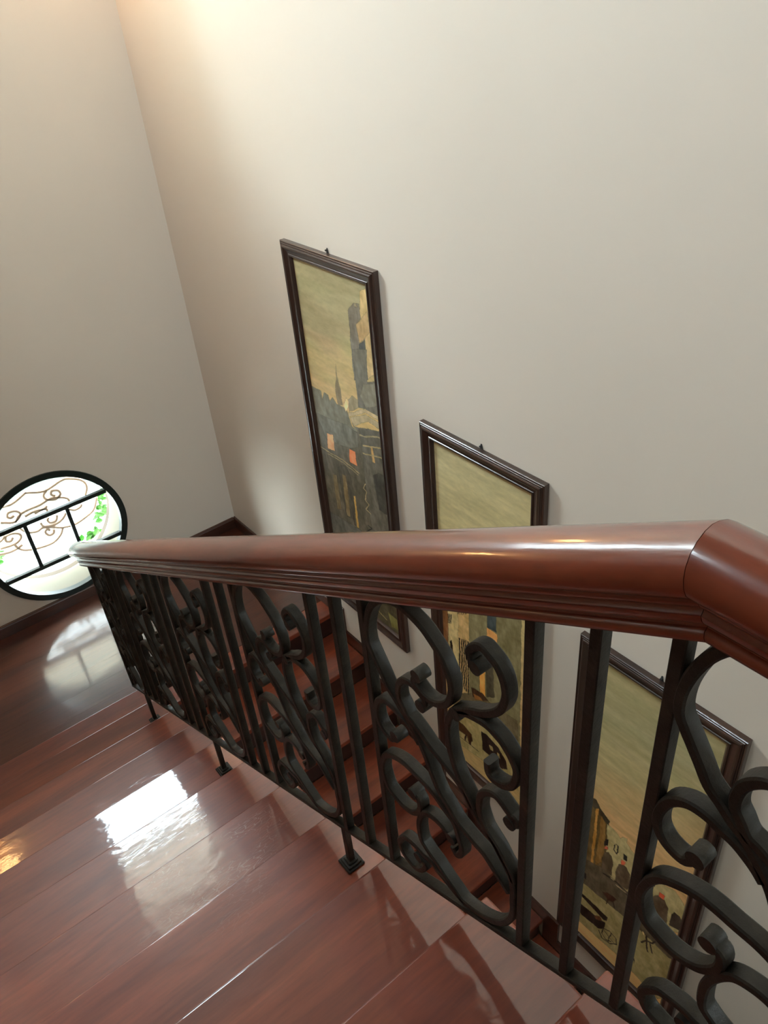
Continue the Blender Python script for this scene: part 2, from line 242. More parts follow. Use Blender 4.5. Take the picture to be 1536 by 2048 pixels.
PT_DATA = {"1":[["p",[165,150,105],[[0.5,0.042],[0.571,-0.003],[0.609,0.344],[0.49,0.447],[0.509,0.252],[0.481,0.16]]],
["p",[150,132,92],[[0.447,0.2],[0.543,0.116],[0.546,0.211],[0.461,0.287]]],
["p",[98,96,84],[[0.398,0.149],[0.449,0.101],[0.484,0.099],[0.489,0.158],[0.446,0.203],[0.46,0.289],[0.489,0.449],[0.388,0.483]]],
["p",[70,74,72],[[0.455,0.293],[0.504,0.253],[0.496,0.445],[0.44,0.464]]],
["p",[122,116,92],[[0.449,0.103],[0.463,0.1],[0.475,0.116],[0.45,0.118]]],
["p",[95,95,82],[[0.399,0.33],[0.512,0.296],[0.488,0.458],[0.571,0.421],[0.571,0.611],[0.45,0.61],[0.401,0.623],[0.397,0.474]]],
["p",[112,112,94],[[0.455,0.484],[0.564,0.426],[0.569,0.542],[0.459,0.602],[0.425,0.554]]],
["p",[104,106,88],[[0.04,0.646],[0.083,0.647],[0.085,0.695],[0.109,0.643],[0.142,0.648],[0.153,0.676],[0.184,0.644],[0.212,0.671],[0.27,0.666],[0.299,0.682],[0.326,0.751],[0.387,0.765],[0.381,0.956],[0.067,1.094],[0.057,0.805]]],
["p",[200,190,140],[[0.273,0.649],[0.305,0.606],[0.322,0.621],[0.313,0.655],[0.282,0.688]]],
["p",[135,128,96],[[0.321,0.611],[0.357,0.575],[0.398,0.584],[0.399,0.624],[0.316,0.675]]],
["p",[120,110,78],[[0.248,0.448],[0.244,0.514],[0.261,0.575],[0.263,0.658],[0.22,0.674],[0.217,0.585],[0.236,0.527]]],
["p",[88,88,76],[[0.335,0.748],[0.565,0.679],[0.557,1.282],[0.391,1.372],[0.386,1.128],[0.383,0.843],[0.387,0.765]]],
["p",[165,156,118],[[0.308,0.684],[0.45,0.61],[0.574,0.609],[0.575,0.632],[0.451,0.631],[0.304,0.706]]],
["p",[150,142,106],[[0.318,0.706],[0.449,0.639],[0.573,0.645],[0.569,0.68],[0.463,0.672],[0.335,0.748]]],
["p",[84,82,66],[[0.057,0.805],[0.387,0.765],[0.386,1.128],[0.401,1.367],[0.303,1.394],[0.056,1.418]]],
["p",[96,98,84],[[0.063,0.797],[0.284,0.762],[0.362,0.775],[0.356,0.859],[0.243,0.901],[0.075,0.924]]],
["p",[198,160,112],[[0.083,0.886],[0.138,0.876],[0.136,0.969],[0.073,0.978]]],
["p",[206,132,86],[[0.273,0.897],[0.326,0.894],[0.328,0.979],[0.267,0.977]]],
["p",[165,140,84],[[0.464,0.809],[0.482,0.807],[0.488,0.891],[0.465,0.89]]],
["p",[70,68,54],[[0.143,1.067],[0.175,1.038],[0.229,1.023],[0.256,1.064],[0.269,1.184],[0.249,1.351],[0.167,1.368],[0.151,1.21]]],
["p",[118,106,70],[[0.177,1.093],[0.209,1.085],[0.215,1.149],[0.205,1.355],[0.173,1.358],[0.174,1.23]]],
["p",[108,98,66],[[0.085,1.135],[0.123,1.124],[0.126,1.343],[0.086,1.364]]],
["p",[176,150,76],[[0.261,1.188],[0.278,1.18],[0.276,1.389],[0.258,1.392]]],
["p",[62,62,54],[[0.457,0.972],[0.501,0.936],[0.555,0.928],[0.565,1.158],[0.485,1.169],[0.464,1.032]]],
["p",[80,82,72],[[0.056,1.418],[0.303,1.394],[0.401,1.367],[0.359,1.657],[0.052,1.842]]],
["p",[72,70,50],[[0.284,1.863],[0.574,1.678],[0.561,1.971],[0.254,2.023]]],
["p",[110,112,60],[[0.462,1.863],[0.552,1.87],[0.552,1.948],[0.486,1.955]]],
["l",[150,146,100],[[0.333,1.861],[0.384,1.92],[0.447,1.937]],0.006],
["l",[150,140,96],[[0.059,1.001],[0.208,0.996],[0.339,1.014]],0.004],
["l",[140,130,92],[[0.065,1.013],[0.206,1.012],[0.328,1.028]],0.003],
["l",[160,150,104],[[0.401,0.827],[0.569,0.766]],0.005],
["l",[150,140,98],[[0.393,0.874],[0.569,0.821]],0.005],
["l",[140,134,100],[[0.385,0.779],[0.569,0.708]],0.006],
["l",[160,150,112],[[0.385,1.057],[0.363,1.091],[0.389,1.108],[0.365,1.162],[0.395,1.177],[0.364,1.224],[0.403,1.234]],0.004],
["l",[60,52,34],[[0.236,1.326],[0.243,1.387]],0.008],
["l",[30,26,18],[[0.365,1.323],[0.398,1.324],[0.349,1.376],[0.373,1.382]],0.006]],"2":[["p",[112,108,76],[[0.192,0.821],[0.518,0.605],[0.529,1.483],[0.344,1.362],[0.176,1.417]]],
["p",[120,86,52],[[-0.015,0.933],[0.042,0.896],[0.031,1.233],[-0.008,1.262]]],
["p",[172,160,112],[[0.04,0.897],[0.115,0.848],[0.108,1.415],[0.036,1.271]]],
["p",[172,150,100],[[0.115,0.848],[0.194,0.796],[0.178,1.401],[0.105,1.388]]],
["p",[34,28,18],[[0.047,1.133],[0.062,1.109],[0.066,1.263],[0.049,1.248]]],
["p",[56,66,66],[[0.314,0.717],[0.369,0.681],[0.37,0.845],[0.313,0.854]]],
["p",[196,148,88],[[0.31,0.856],[0.376,0.853],[0.376,0.951],[0.31,0.949]]],
["p",[188,140,66],[[0.258,1.19],[0.295,1.148],[0.293,1.334],[0.255,1.337]]],
["p",[70,66,50],[[0.296,1.036],[0.345,0.999],[0.357,1.281],[0.304,1.325]]],
["p",[92,84,58],[[0.056,1.502],[0.191,1.39],[0.31,1.348],[0.513,1.32],[0.52,1.641],[0.371,1.571],[0.245,1.542],[0.051,1.612]]],
["p",[146,138,92],[[0.042,1.643],[0.246,1.504],[0.425,1.566],[0.521,1.686],[0.525,1.84],[0.24,1.852],[0.023,1.893]]],
["p",[60,38,16],[[0.043,1.696],[0.124,1.688],[0.191,1.714],[0.194,1.759],[0.166,1.809],[0.152,1.757],[0.083,1.772],[0.045,1.742]]],
["l",[46,28,12],[[0.076,1.755],[0.085,1.819]],0.012],
["l",[46,28,12],[[0.145,1.756],[0.136,1.805]],0.01],
["l",[46,28,12],[[0.183,1.745],[0.174,1.801]],0.012],
["l",[46,28,12],[[0.054,1.727],[0.059,1.794]],0.006],
["p",[28,18,12],[[0.262,1.618],[0.301,1.605],[0.385,1.634],[0.44,1.688],[0.448,1.744],[0.407,1.777],[0.343,1.752],[0.271,1.758]]],
["p",[140,132,90],[[0.319,1.673],[0.343,1.666],[0.35,1.698],[0.329,1.702]]],
["p",[140,132,90],[[0.375,1.674],[0.392,1.673],[0.396,1.709],[0.378,1.702]]],
["l",[50,40,22],[[0.089,1.815],[0.241,1.802]],0.004],
["p",[54,34,18],[[0.192,1.346],[0.276,1.32],[0.317,1.342],[0.276,1.377],[0.205,1.407]]],
["p",[130,90,44],[[0.206,1.378],[0.262,1.367],[0.276,1.377],[0.219,1.417]]],
["l",[34,28,20],[[0.12,1.06],[0.111,1.384]],0.008],
["l",[34,28,20],[[0.135,1.055],[0.126,1.39]],0.008],
["l",[34,28,20],[[0.15,1.049],[0.141,1.397]],0.008],
["l",[34,28,20],[[0.164,1.044],[0.156,1.403]],0.008],
["l",[34,28,20],[[0.179,1.039],[0.171,1.41]],0.008],
["l",[96,76,44],[[0.118,0.846],[0.116,0.903]],0.007],
["l",[96,76,44],[[0.132,0.837],[0.13,0.894]],0.007],
["l",[96,76,44],[[0.146,0.828],[0.144,0.884]],0.007],
["l",[96,76,44],[[0.159,0.819],[0.157,0.875]],0.007],
["l",[96,76,44],[[0.173,0.81],[0.171,0.866]],0.007],
["l",[50,46,34],[[0.043,0.952],[0.04,1.012]],0.006],
["l",[50,46,34],[[0.053,0.945],[0.051,1.005]],0.006],
["l",[50,46,34],[[0.064,0.938],[0.061,0.998]],0.006],
["p",[150,138,92],[[0.371,1.396],[0.379,1.392],[0.377,1.415]]],
["p",[113,101,69],[[0.377,1.409],[0.385,1.406],[0.384,1.428]]],
["p",[126,124,86],[[0.384,1.423],[0.392,1.419],[0.391,1.442]]],
["p",[139,87,63],[[0.391,1.436],[0.399,1.432],[0.398,1.455]]],
["p",[102,110,80],[[0.398,1.421],[0.405,1.417],[0.404,1.44]]],
["p",[115,133,57],[[0.404,1.434],[0.412,1.431],[0.411,1.453]]],
["p",[128,96,74],[[0.411,1.448],[0.419,1.444],[0.418,1.467]]],
["p",[141,119,91],[[0.418,1.432],[0.425,1.429],[0.424,1.452]]],
["p",[104,82,68],[[0.424,1.446],[0.432,1.442],[0.431,1.465]]],
["p",[117,105,85],[[0.431,1.459],[0.439,1.456],[0.438,1.479]]],
["p",[130,128,62],[[0.437,1.444],[0.445,1.441],[0.444,1.463]]],
["p",[143,91,79],[[0.444,1.458],[0.452,1.454],[0.451,1.477]]],
["p",[106,114,56],[[0.451,1.471],[0.459,1.467],[0.458,1.49]]],
["p",[119,137,73],[[0.457,1.456],[0.465,1.452],[0.464,1.475]]],
["p",[132,100,90],[[0.464,1.469],[0.472,1.466],[0.471,1.488]]],
["p",[145,123,67],[[0.471,1.483],[0.479,1.479],[0.478,1.502]]],
["p",[108,86,84],[[0.477,1.467],[0.485,1.464],[0.484,1.486]]],
["p",[121,109,61],[[0.484,1.481],[0.492,1.477],[0.491,1.5]]],
["p",[134,132,78],[[0.491,1.494],[0.498,1.491],[0.498,1.513]]],
["p",[147,95,55],[[0.497,1.479],[0.505,1.475],[0.504,1.498]]],
["p",[110,118,72],[[0.504,1.492],[0.511,1.489],[0.511,1.511]]],
["p",[123,81,89],[[0.51,1.506],[0.518,1.502],[0.517,1.525]]],
["p",[136,104,66],[[0.517,1.49],[0.524,1.487],[0.524,1.509]]],
["p",[149,127,83],[[0.523,1.504],[0.531,1.5],[0.53,1.523]]],
["p",[112,90,60],[[0.53,1.517],[0.538,1.513],[0.537,1.536]]],
["p",[125,113,77],[[0.536,1.502],[0.544,1.498],[0.543,1.521]]]],"3":[["p",[158,150,106],[[0.145,0.934],[0.199,0.944],[0.216,0.96],[0.229,0.938],[0.248,0.923],[0.252,0.955],[0.286,0.98],[0.389,1.044],[0.504,1.005],[0.562,1.076],[0.581,1.198],[0.502,1.316],[0.4,1.315],[0.303,1.301],[0.204,1.301],[0.147,1.293]]],
["p",[92,76,44],[[0.033,0.899],[0.052,0.857],[0.144,0.927],[0.161,1.148],[0.147,1.293],[0.059,1.339]]],
["p",[56,50,36],[[0.047,0.863],[0.071,0.836],[0.107,0.875],[0.156,0.907],[0.153,0.939],[0.129,0.93]]],
["p",[162,122,56],[[0.079,0.895],[0.094,0.882],[0.1,1.304],[0.083,1.309]]],
["p",[128,100,52],[[0.111,0.914],[0.141,0.946],[0.152,1.223],[0.109,1.309]]],
["p",[30,26,22],[[0.142,1.052],[0.162,1.036],[0.165,1.081],[0.145,1.098]]],
["p",[180,96,70],[[0.153,1.096],[0.166,1.088],[0.167,1.11],[0.143,1.131]]],
["p",[80,68,50],[[0.142,1.204],[0.153,1.15],[0.17,1.126],[0.19,1.136],[0.2,1.178],[0.202,1.279],[0.15,1.29]]],
["p",[82,70,52],[[0.221,1.199],[0.229,1.149],[0.248,1.122],[0.271,1.12],[0.289,1.15],[0.299,1.242],[0.289,1.278],[0.226,1.297]]],
["p",[34,34,30],[[0.243,1.048],[0.262,1.043],[0.265,1.08],[0.245,1.087]]],
["p",[196,92,62],[[0.238,1.099],[0.26,1.095],[0.258,1.121],[0.24,1.136]]],
["p",[82,70,52],[[0.411,1.209],[0.419,1.151],[0.435,1.125],[0.469,1.122],[0.487,1.15],[0.501,1.276],[0.489,1.294],[0.416,1.3]]],
["p",[196,92,62],[[0.437,1.096],[0.464,1.089],[0.464,1.124],[0.44,1.129]]],
["p",[60,52,42],[[0.511,1.172],[0.52,1.143],[0.544,1.141],[0.552,1.225],[0.509,1.264]]],
["p",[82,74,56],[[0.048,1.353],[0.146,1.279],[0.203,1.287],[0.301,1.287],[0.399,1.308],[0.51,1.304],[0.598,1.304],[0.619,1.44],[0.432,1.56],[0.211,1.583],[0.063,1.609]]],
["p",[142,134,90],[[0.051,1.537],[0.18,1.511],[0.422,1.486],[0.63,1.51],[0.653,1.655],[0.532,1.906],[0.299,1.862],[0.054,1.892]]],
["p",[34,26,18],[[0.059,1.633],[0.076,1.618],[0.215,1.623],[0.213,1.662],[0.196,1.676]]],
["p",[30,22,16],[[0.06,1.723],[0.102,1.71],[0.163,1.706],[0.209,1.685],[0.209,1.742],[0.171,1.788],[0.067,1.807]]],
["p",[96,64,40],[[0.14,1.712],[0.172,1.674],[0.186,1.692],[0.153,1.73]]],
["p",[56,28,14],[[0.169,1.457],[0.195,1.427],[0.222,1.419],[0.245,1.422],[0.227,1.464],[0.201,1.483]]],
["l",[50,36,20],[[0.226,1.456],[0.242,1.495]],0.006],
["l",[50,36,20],[[0.201,1.483],[0.199,1.521]],0.006],
["l",[40,30,20],[[0.178,1.797],[0.2,1.84],[0.247,1.826],[0.286,1.775],[0.279,1.731],[0.236,1.719],[0.204,1.749],[0.196,1.798],[0.223,1.824],[0.256,1.794]],0.005],
["l",[40,30,20],[[0.204,1.758],[0.273,1.787]],0.004],
["l",[40,30,20],[[0.248,1.72],[0.235,1.825]],0.004],
["l",[44,34,26],[[0.406,1.572],[0.427,1.523],[0.456,1.505],[0.467,1.47]],0.008],
["l",[44,34,26],[[0.422,1.486],[0.442,1.598]],0.008],
["l",[44,34,26],[[0.447,1.518],[0.466,1.578]],0.006],
["l",[200,180,130],[[0.403,1.484],[0.407,1.495]],0.008],
["p",[30,26,22],[[0.382,1.758],[0.39,1.754],[0.389,1.794]]],
["p",[30,26,22],[[0.059,1.441],[0.07,1.431],[0.071,1.484]]],
["l",[40,36,26],[[0.16,1.309],[0.237,1.291],[0.294,1.314]],0.008],
["l",[150,140,110],[[0.204,1.297],[0.215,1.295]],0.008],
["l",[150,140,110],[[0.233,1.312],[0.282,1.305]],0.006],
["l",[40,36,26],[[0.403,1.302],[0.45,1.308],[0.504,1.296]],0.01],
["l",[40,34,28],[[0.198,1.034],[0.197,1.074],[0.209,1.089],[0.217,1.064],[0.213,1.024],[0.202,1.022]],0.005],
["l",[40,34,28],[[0.396,1.058],[0.395,1.089],[0.41,1.086],[0.408,1.057]],0.005],
["l",[150,104,60],[[0.504,0.909],[0.53,0.933]],0.012]]}

# ------------------------------------------------------------------ room shell
UFZ = 2.7497 + 0.17215*11                    # upper floor level
ZL = CZ - 3.372                              # landing level
RUN = 0.30; RISE = 0.17215; LRISE = 0.184
def zt(k): return CZ - 3.2003 + RISE*k
def yk(k): return 3.3659 - RUN*k
def lz(j): return ZL - LRISE*j
def ly(j): return 3.30 - RUN*j

def plate_with_holes(name, mat_, y0, y1, xr, zr, rects, circ=None):
    """wall slab lying in the x-z plane between y0 and y1, with rectangular and one round opening"""
    bm = bmesh.new()
    xs = sorted(set([xr[0], xr[1]] + [v for r in rects for v in r[:2]] + ([circ[0]-circ[2]-.06, circ[0]+circ[2]+.06] if circ else [])))
    zs = sorted(set([zr[0], zr[1]] + [v for r in rects for v in r[2:]] + ([circ[1]-circ[2]-.06, circ[1]+circ[2]+.06] if circ else [])))
    def quad(P): bm.faces.new([bm.verts.new(v) for v in P])
    for za, zb in zip(zs, zs[1:]):
        band = circ and abs((za+zb)/2-circ[1]) < circ[2]+.05
        xx = [xr[0], circ[0]-circ[2]-.06, circ[0]+circ[2]+.06, xr[1]] if band else xs
        for xa, xb in zip(xx, xx[1:]):
            cx, cz = (xa+xb)/2, (za+zb)/2
            if any(r[0] < cx < r[1] and r[2] < cz < r[3] for r in rects): continue
            if circ and abs(cx-circ[0]) < circ[2]+.05 and abs(cz-circ[1]) < circ[2]+.05:
                N = 64; sq = []; ci = []
                for k in range(N):
                    t = 2*math.pi*k/N + math.pi/4
                    c, s = math.cos(t), math.sin(t); m_ = max(abs(c), abs(s))
                    hx = (xb-xa)/2; hz = (zb-za)/2
                    sq.append((cx + hx*c/m_, cz + hz*s/m_)); ci.append((circ[0]+circ[2]*c, circ[1]+circ[2]*s))
                for y in (y0, y1):
                    for k in range(N):
                        q = (k+1) % N
                        quad([(sq[k][0], y, sq[k][1]), (sq[q][0], y, sq[q][1]), (ci[q][0], y, ci[q][1]), (ci[k][0], y, ci[k][1])])
                for k in range(N):
                    q = (k+1) % N
                    quad([(ci[k][0], y0, ci[k][1]), (ci[q][0], y0, ci[q][1]), (ci[q][0], y1, ci[q][1]), (ci[k][0], y1, ci[k][1])])
                continue
            for y in (y0, y1): quad([(xa, y, za), (xb, y, za), (xb, y, zb), (xa, y, zb)])
    for r in rects:
        for (a, b) in (((r[0], r[2]), (r[1], r[2])), ((r[1], r[2]), (r[1], r[3])), ((r[1], r[3]), (r[0], r[3])), ((r[0], r[3]), (r[0], r[2]))):
            quad([(a[0], y0, a[1]), (b[0], y0, b[1]), (b[0], y1, b[1]), (a[0], y1, a[1])])
    for (a, b) in (((xr[0], zr[0]), (xr[1], zr[0])), ((xr[1], zr[0]), (xr[1], zr[1])), ((xr[1], zr[1]), (xr[0], zr[1])), ((xr[0], zr[1]), (xr[0], zr[0]))):
        quad([(a[0], y0, a[1]), (b[0], y0, b[1]), (b[0], y1, b[1]), (a[0], y1, a[1])])
    bmesh.ops.remove_doubles(bm, verts=bm.verts[:], dist=1e-5)
    return tag(link(name, bm, mat_), kind='structure')

plate_with_holes('wall_far', M_wall, D, D+WT, (LX-.2, WX+.2), (0, CEIL), [TW], (RC[0], RC[1], RR))
plate_with_holes('wall_back', M_wall, BY-.2, BY, (LX-.2, WX+.2), (0, CEIL), [BW])
def slab(name, m_, *b, kind='structure'):
    bm = bmesh.new(); box(bm, *b); return tag(link(name, bm, m_), kind=kind)
slab('wall_right', M_wall, WX, WX+.2, BY, D, 0, CEIL)
o = plate_with_holes('wall_left', M_panel, 0, .2, (BY, D), (0, CEIL), [HW])
for v in o.data.vertices: v.co = Vector((LX - v.co.y, v.co.x, v.co.z))
o.data.flip_normals()
slab('ceiling', M_panel, LX-.2, WX+.2, BY-.2, D+WT, CEIL, CEIL+.2)
fl = tag(empty('floor', (0, 0, 0)), kind='structure')
bm = bmesh.new(); box(bm, LX, WX, BY, D, -.1, 0); link('floor_slab', bm, M_floor, fl)

# landing: sub-floor with loose-laid boards running across it
ld = tag(empty('floor_landing', (0, 0, ZL)), kind='structure')
bm = bmesh.new(); box(bm, LX, WX, 3.346, D, ZL-.16, ZL-.020); box(bm, .60, WX, 3.343, 3.346, ZL-.16, ZL-.037)
link('subfloor', bm, M_ceil, ld)
ys = [3.30, 3.445, 3.60, 3.755, 3.91, 4.065, 4.22, 4.375, D]
for i, (a, b) in enumerate(zip(ys, ys[1:])):
    bm = bmesh.new()
    if i == 0:                                # nosing board of the lower flight
        box(bm, .60, WX, a, b-.0004, ZL-.036, ZL, .005, 3)
        link('plank', bm, M_tread, ld, -1)
        bm = bmesh.new(); box(bm, LX, .5985, 3.347, b-.0004, ZL-.02, ZL, .0002, 1); link('plank', bm, M_floor, ld, -1)
    else:
        box(bm, LX, WX, a+.0001, b-.0001, ZL-.02, ZL, .0002, 1)
        link('plank', bm, M_floor, ld, -1)
# upper hall floor behind / under the camera
uf = tag(empty('floor_upper', (0, 0, UFZ)), kind='structure')
bm = bmesh.new(); box(bm, LX, .60, BY, yk(11)-.02, UFZ-.2, UFZ-.021); link('subfloor', bm, M_ceil, uf)
y = yk(11)
i = 0
while y > BY+.01:
    y2 = max(BY, y-.15); bm = bmesh.new(); box(bm, LX, .635, y2+.0007, y-.0007, UFZ-.03, UFZ, .004 if i == 0 else .0008, 2 if i == 0 else 1)
    link('plank', bm, M_floor, uf, -1); y = y2; i += 1

# ------------------------------------------------------------------ flights of stairs
up = tag(empty('staircase', (0, 2.0, ZL)), 'upper flight of glossy red-brown mahogany steps below the iron railing, running down to the landing', 'stairs')
for k in range(11):
    bm = bmesh.new(); yb = yk(k+1) - .004
    box(bm, LX+.001, .635, yb, yk(k), zt(k)-.034, zt(k), .006, 3)
    link('tread', bm, M_tread, up, -1)
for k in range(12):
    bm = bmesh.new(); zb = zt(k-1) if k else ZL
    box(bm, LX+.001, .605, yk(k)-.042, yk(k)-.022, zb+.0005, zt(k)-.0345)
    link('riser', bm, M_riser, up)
# plaster body under the steps
bm = bmesh.new(); pts = []
for k in range(12):
    pts.append((yk(k)-.043, (zt(k-1)-.036 if k else ZL-.1))); pts.append((yk(k)-.043, zt(k)-.036))
pts[0] = (yk(0)-.043, ZL-.10)
pts = pts[:-1] + [(yk(11)-.043, zt(11)-.21)]
prism(bm, pts, 'x', LX+.001, .60)
link('soffit', bm, M_ceil, up)

lo = tag(empty('staircase', (1.2, 2.0, 0)), 'lower flight of dark wooden steps going down under the paintings, seen behind the railing', 'stairs')
for j in range(1, 14):
    bm = bmesh.new(); box(bm, .60, WX-.0155, ly(j), ly(j-1)+.024, lz(j)-.034, lz(j), .005, 3)
    link('tread', bm, M_tread, lo, -1)
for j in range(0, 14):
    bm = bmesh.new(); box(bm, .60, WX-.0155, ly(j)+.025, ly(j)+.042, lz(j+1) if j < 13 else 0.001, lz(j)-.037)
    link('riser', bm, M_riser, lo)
bm = bmesh.new(); pts = []
for j in range(0, 14):
    pts.append((ly(j)+.043, lz(j)-.17 if j == 0 else lz(j)-.036)); pts.append((ly(j)+.043, lz(j+1)-.036 if j < 13 else .001))
pts += [(ly(0)+.043, .001)]
prism(bm, pts, 'x', .61, WX-.0155); link('soffit', bm, M_ceil, lo)
# plaster wall that carries the inner edge of the upper flight
bm = bmesh.new(); prism(bm, [(3.30, .0), (3.30, ZL-.17), (yk(0)-.10, ZL-.17), (yk(11), zt(11)-.22), (yk(11), 0)], 'x', .50, .595)
link('side_wall', bm, M_wall, up)

# ------------------------------------------------------------------ skirting boards
def skirt_profile(name, ax, a0, a1, wallpos, sgn, z, h=.088, t=.015):
    bm = bmesh.new()
    pr = [(0, 0), (-t, 0), (-t, h-.016), (-t+.003, h-.010), (-t+.004, h-.006), (-.004, h), (0, h)]
    if ax == 'x': prism(bm, [(wallpos + a, z + b) for a, b in pr], 'x', a0, a1)
    else: prism(bm, [(wallpos + a, z + b) for a, b in pr], 'y', a0, a1)
    return tag(link(name, bm, M_skirt), kind='structure')
skirt_profile('baseboard_far', 'x', LX, WX-.015, D, 1, ZL+.0005)
bs = tag(empty('baseboard_right', (WX, 3, ZL)), kind='structure')
pr = [(0, 0), (-.015, 0), (-.015, .072), (-.012, .078), (-.011, .082), (-.004, .088), (0, .088)]
bm = bmesh.new(); prism(bm, [(WX + a, ZL + .0005 + b) for a, b in pr], 'y', 3.196, D-.0005); link('skirting_piece', bm, M_skirt, bs)
for j in range(1, 14):
    bm = bmesh.new(); y1 = ly(j-1)-.104; y0 = ly(j)-.104
    if j == 1:
        pass
    zb = lz(j)-.0 ; zlow = lz(j+1) if j < 13 else 0
    # piece standing on tread j, its lower corner hanging down past the nosing to the next tread
    prism(bm, [(y1, zb+.088), (y1+.128, zb+.088) if False else (y1, zb+.0), (ly(j)+.0, zb+.0005), (ly(j)-.0005, zlow+.0), (y0, zlow+.0005), (y0, zb+.088)], 'x', WX-.015, WX)
    link('skirting_piece', bm, M_skirt, bs)
bm = bmesh.new(); box(bm, WX-.015, WX, 3.196, 3.2999, lz(1), ZL+.001); link('skirting_piece', bm, M_skirt, bs)

# ------------------------------------------------------------------ round window
wr = tag(empty('window_1', (RC[0], D, RC[1])), kind='structure')
def ring(bm, r0, r1, y0, y1, N=72):
    V = []
    for k in range(N):
        t = 2*math.pi*k/N; c, s = math.cos(t), math.sin(t)
        V.append([bm.verts.new((RC[0]+r*c, y, RC[1]+r*s)) for r, y in ((r0, y0), (r1, y0), (r1, y1), (r0, y1))])
    for k in range(N):
        A, B = V[k], V[(k+1) % N]
        for q in range(4): bm.faces.new([A[q], A[(q+1) % 4], B[(q+1) % 4], B[q]])
bm = bmesh.new(); ring(bm, .409, .449, D-.012, D+.03); link('window_frame', bm, M_winframe, wr, 30)
def cb(bm, z0, z1):
    h = math.sqrt(.409**2 - (max(abs(z0-RC[1]), abs(z1-RC[1])))**2)
    box(bm, RC[0]-h-.006, RC[0]+h+.006, D-.006, D+.022, z0, z1, .002, 1)
zc = CZ
for z0, z1 in ((zc-2.687, zc-2.660), (zc-3.026, zc-3.000)):
    bm = bmesh.new(); cb(bm, z0, z1); link('glazing_bar', bm, M_winframe, wr)
for x in (.543, .806):
    bm = bmesh.new(); box(bm, x-.0115, x+.0115, D-.006, D+.022, zc-3.002, zc-2.685, .002, 1); link('glazing_bar', bm, M_winframe, wr)
bm = bmesh.new(); cyl(bm, RC, .412, D+.007, D+.010, 'y', 64); link('glass_pane', bm, M_glass, wr)
bm = bmesh.new(); ring(bm, .4305, .4775, D+WT-.02, D+WT+.05); link('stone_surround', bm, M_ring, wr, 30)
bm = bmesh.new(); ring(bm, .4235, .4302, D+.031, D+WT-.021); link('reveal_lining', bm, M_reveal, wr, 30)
# iron grille outside the window
gy = D + .36
gr = tag(empty('window_grille', (RC[0], gy, RC[1])), 'tan scrolled iron grille seen outside the round window', 'grille')
bm = bmesh.new(); ring(bm, .490, .505, gy-.008, gy+.008); link('grille_ring', bm, M_grille, gr, 30)
for k, s in enumerate(GR_DATA):
    for mir in (0, 1):
        if mir and k in (3, 12): continue
        P = catmull([((2*RC[0]-.06-a if mir else a), b) for a, b in s], 4)
        if mir and sum(q[0] for q in P)/len(P) > .42: continue
        bm = bmesh.new(); strip(bm, P, .022, .017)
        for v in bm.verts: v.co = Vector((v.co.y, gy+v.co.x, v.co.z))
        link('scroll', bm, M_grille, gr, 40)
for a in (20, 160, 200, 340):
    t = math.radians(a); bm = bmesh.new(); c = (RC[0]+.497*math.cos(t), RC[1]+.497*math.sin(t))
    cyl(bm, c, .007, D+WT+.0005, gy-.006, 'y', 10); link('fixing_pin', bm, M_grille, gr)

# tall window above it (out of the frame, it lights the stairwell) and the hall window behind
def rect_window(name, r, y0, y1, nx, nz):
    o = tag(empty(name, ((r[0]+r[1])/2, y0, r[2])), kind='structure')
    bm = bmesh.new(); f = .045
    box(bm, r[0], r[1], y0, y1, r[2], r[2]+f); box(bm, r[0], r[1], y0, y1, r[3]-f, r[3])
    box(bm, r[0], r[0]+f, y0, y1, r[2]+f, r[3]-f); box(bm, r[1]-f, r[1], y0, y1, r[2]+f, r[3]-f)
    link('window_frame', bm, M_winframe, o)
    for i in range(1, nx):
        x = r[0] + (r[1]-r[0])*i/nx; bm = bmesh.new(); box(bm, x-.012, x+.012, y0+.005, y1-.005, r[2]+f, r[3]-f); link('glazing_bar', bm, M_winframe, o)
    for i in range(1, nz):
        z = r[2] + (r[3]-r[2])*i/nz; bm = bmesh.new(); box(bm, r[0]+f, r[1]-f, y0+.005, y1-.005, z-.012, z+.012); link('glazing_bar', bm, M_winframe, o)
    bm = bmesh.new(); ym = (y0+y1)/2; box(bm, r[0]+f-.003, r[1]-f+.003, ym-.002, ym+.002, r[2]+f-.003, r[3]-f+.003); link('glass_pane', bm, M_glass, o)
    return o
rect_window('window_2', TW, D+WT-.06, D+WT-.02, 1, 2)
rect_window('window_3', BW, BY-.16, BY-.12, 2, 1)
w4 = rect_window('window_4', HW, .12, .16, 2, 1)
for c_ in w4.children:
    c_.location = (0, 0, 0)
    for v in c_.data.vertices: v.co = Vector((LX - v.co.y, v.co.x, v.co.z)) - Vector((LX-.14, 1.2, HW[2]))
w4.location = (LX-.14, 1.2, HW[2])

